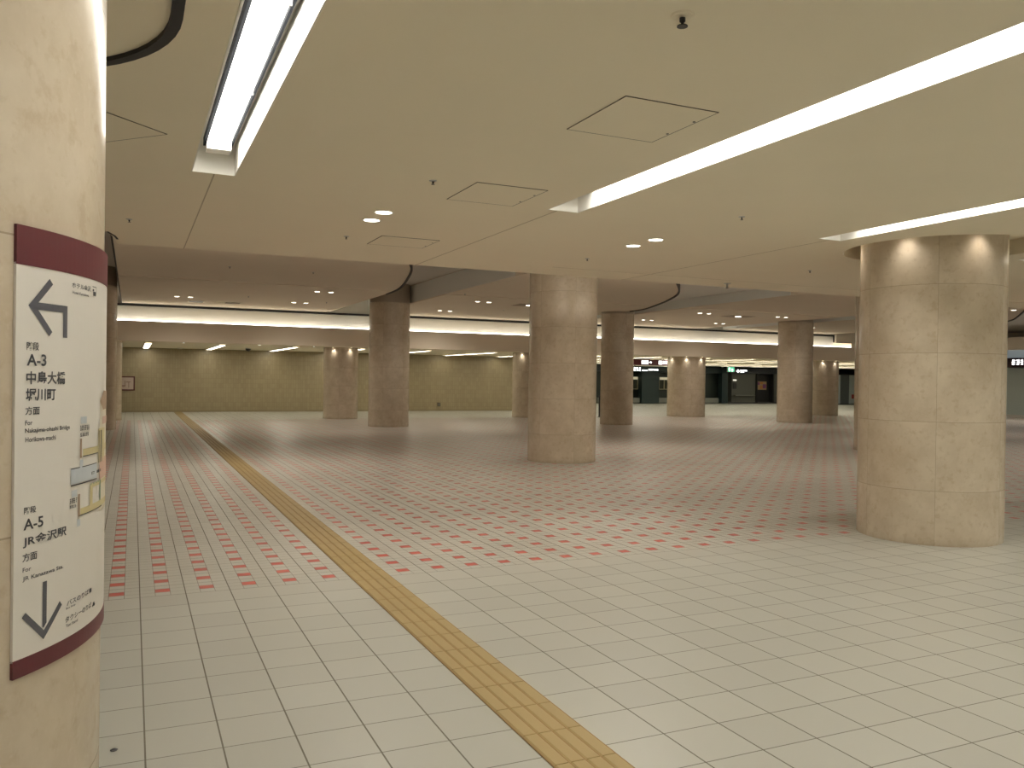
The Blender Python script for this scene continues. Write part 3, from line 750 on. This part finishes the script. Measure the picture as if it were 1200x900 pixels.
obj('poster_patch', BX((2.9, 3.1, .46, .47, 1.35, 1.55), (3.4, 3.7, .46, .47, 1.1, 1.4)), mat('poster_purple', (.18, .05, .16), .5), po)
obj('poster_patch', BX((3.12, 3.38, .46, .47, 1.05, 1.3), (3.15, 3.4, .46, .47, 1.42, 1.56)), mat('poster_orange', (.45, .18, .05), .5), po)
obj('plinth', BX(0, 7.1, .05, .6, 0, .1), M['dark'], shop2)
obj('ledge', BX((4.4, 7.0, -.05, .2, .55, .60), (.5, 2.3, -.05, .2, .55, .60)), mat('ledge_grey', (.13, .13, .11), .5), shop2)
obj('intercom', BX(.45, .75, .16, .2, 1.05, 1.45), M['dark'], shop2)
obj('wall_lamp', BX(.45, .72, .14, .2, 1.62, 1.72), mat('lamp_small', (.8, .8, .8), .5, emit=(1, .95, .8), strength=.7), shop2)
t = thing('bench', 'low dark bench with rail standing before the dark shopfront', 'bench', (43.3, SV - 1.0, 0))
obj('seat', BX(0, 2.6, -.25, .25, .40, .45), M['dark'], t); obj('backrest', BX(0, 2.6, .2, .25, .6, .7), M['dark'], t)
for x in (.1, 2.4): obj('leg', BX(x, x + .06, -.2, .24, 0, .6), M['dark'], t)
t = thing('exit_sign', 'small green lit emergency exit sign beside the widest squat column', 'sign', (38.05, SV - .6, 2.24))
obj('box', BX(0, .6, -.04, .04, 0, .36), M['white'], t)
obj('face', BX(.02, .58, -.045, -.04, .02, .34), mat('exit_green', (.1, .5, .3), .5, emit=(.12, .75, .42), strength=.8), t)
obj('pictogram', BX((.10, .22, -.05, -.045, .06, .30), (.34, .46, -.05, -.045, .05, .22)), glow, t)
obj('hanger', BX(.28, .32, -.02, .02, .36, H3 - 2.24), M['chrome'], t)
# pale end panels far right
t = thing('pale_kiosk', 'pale blue panels with a grey door glimpsed beside the far squat column', 'kiosk', (45.7, 45.0, 0))
obj('panel', BX((0, .62, 0, .1, 0, 2.15), (1.5, 4.5, 0, .1, 0, 2.15)), mat('kiosk_pale', (.40, .45, .45), .4), t)
obj('door', BX(.62, 1.5, .03, .1, 0, 2.15), mat('kiosk_door', (.10, .115, .12), .4), t)
obj('plinth', BX(0, 4.5, -.02, 0, 0, .08), M['dark'], t)
obj('red_notice', BX(1.72, 1.95, -.015, 0, .45, .75), mat('notice_red', (.35, .05, .05), .5), t)
# shuttered shop at the right edge
t = thing('shuttered_shop', 'shop with grey green roller shutter and dark sign band at the right edge', 'shopfront', (39.7, 19.0, 0))
def sh(name, b, m): return obj(name, BX(*b), m, t)
bm = bmesh.new()
for k in range(23): box(bm, .06, .10, 0, 9.0, .12 + k * .1, .12 + k * .1 + .092)
box(bm, .10, .14, 0, 9.0, .1, 2.45)
obj('roller_shutter', bm, mat('shutter_green', (.46, .53, .50), .4), t)
sh('sill', (-.05, .2, 0, 9.0, 0, .12), mat('sill_pale', (.55, .53, .48), .5))
hd = sh('sign_band', (-.10, .3, 0, 9.0, 2.45, 2.92), mat('band_plum', (.03, .012, .02), .4))
strokes(hd, -8.5, -7.9, 2.58, 2.84, -.106, 'x', 10); strokes(hd, -7.7, -7.2, 2.60, 2.76, -.106, 'x', 11)
sh('transom_glass', (0, .05, 0, 9.0, 2.92, 3.32), mat('transom_glass', (.42, .50, .54), .2, emit=(.75, .9, 1), strength=.12))
bm = bmesh.new()
for k in range(7): box(bm, -.02, .06, k * 1.5 - .02, k * 1.5 + .02, 2.92, 3.32)
obj('mullion', bm, M['chrome'], t)
sh('soffit', (-.1, 11.0, 0, 9.0, 3.32, 3.94), M['island'])
sh('side_post', (-.05, .35, 9.0, 9.2, 0, 2.92), mat('post_pale', (.5, .55, .55), .3))
# speck of litter on the near tiles
tag(obj('litter', LT([(.012, .0), (.016, .003), (.006, .008)], 9, (0, 0)), M['dark'], loc=(-.055, 3.83, 0)), 'tiny dark speck of litter on the near floor tiles', 'litter', kind='thing')
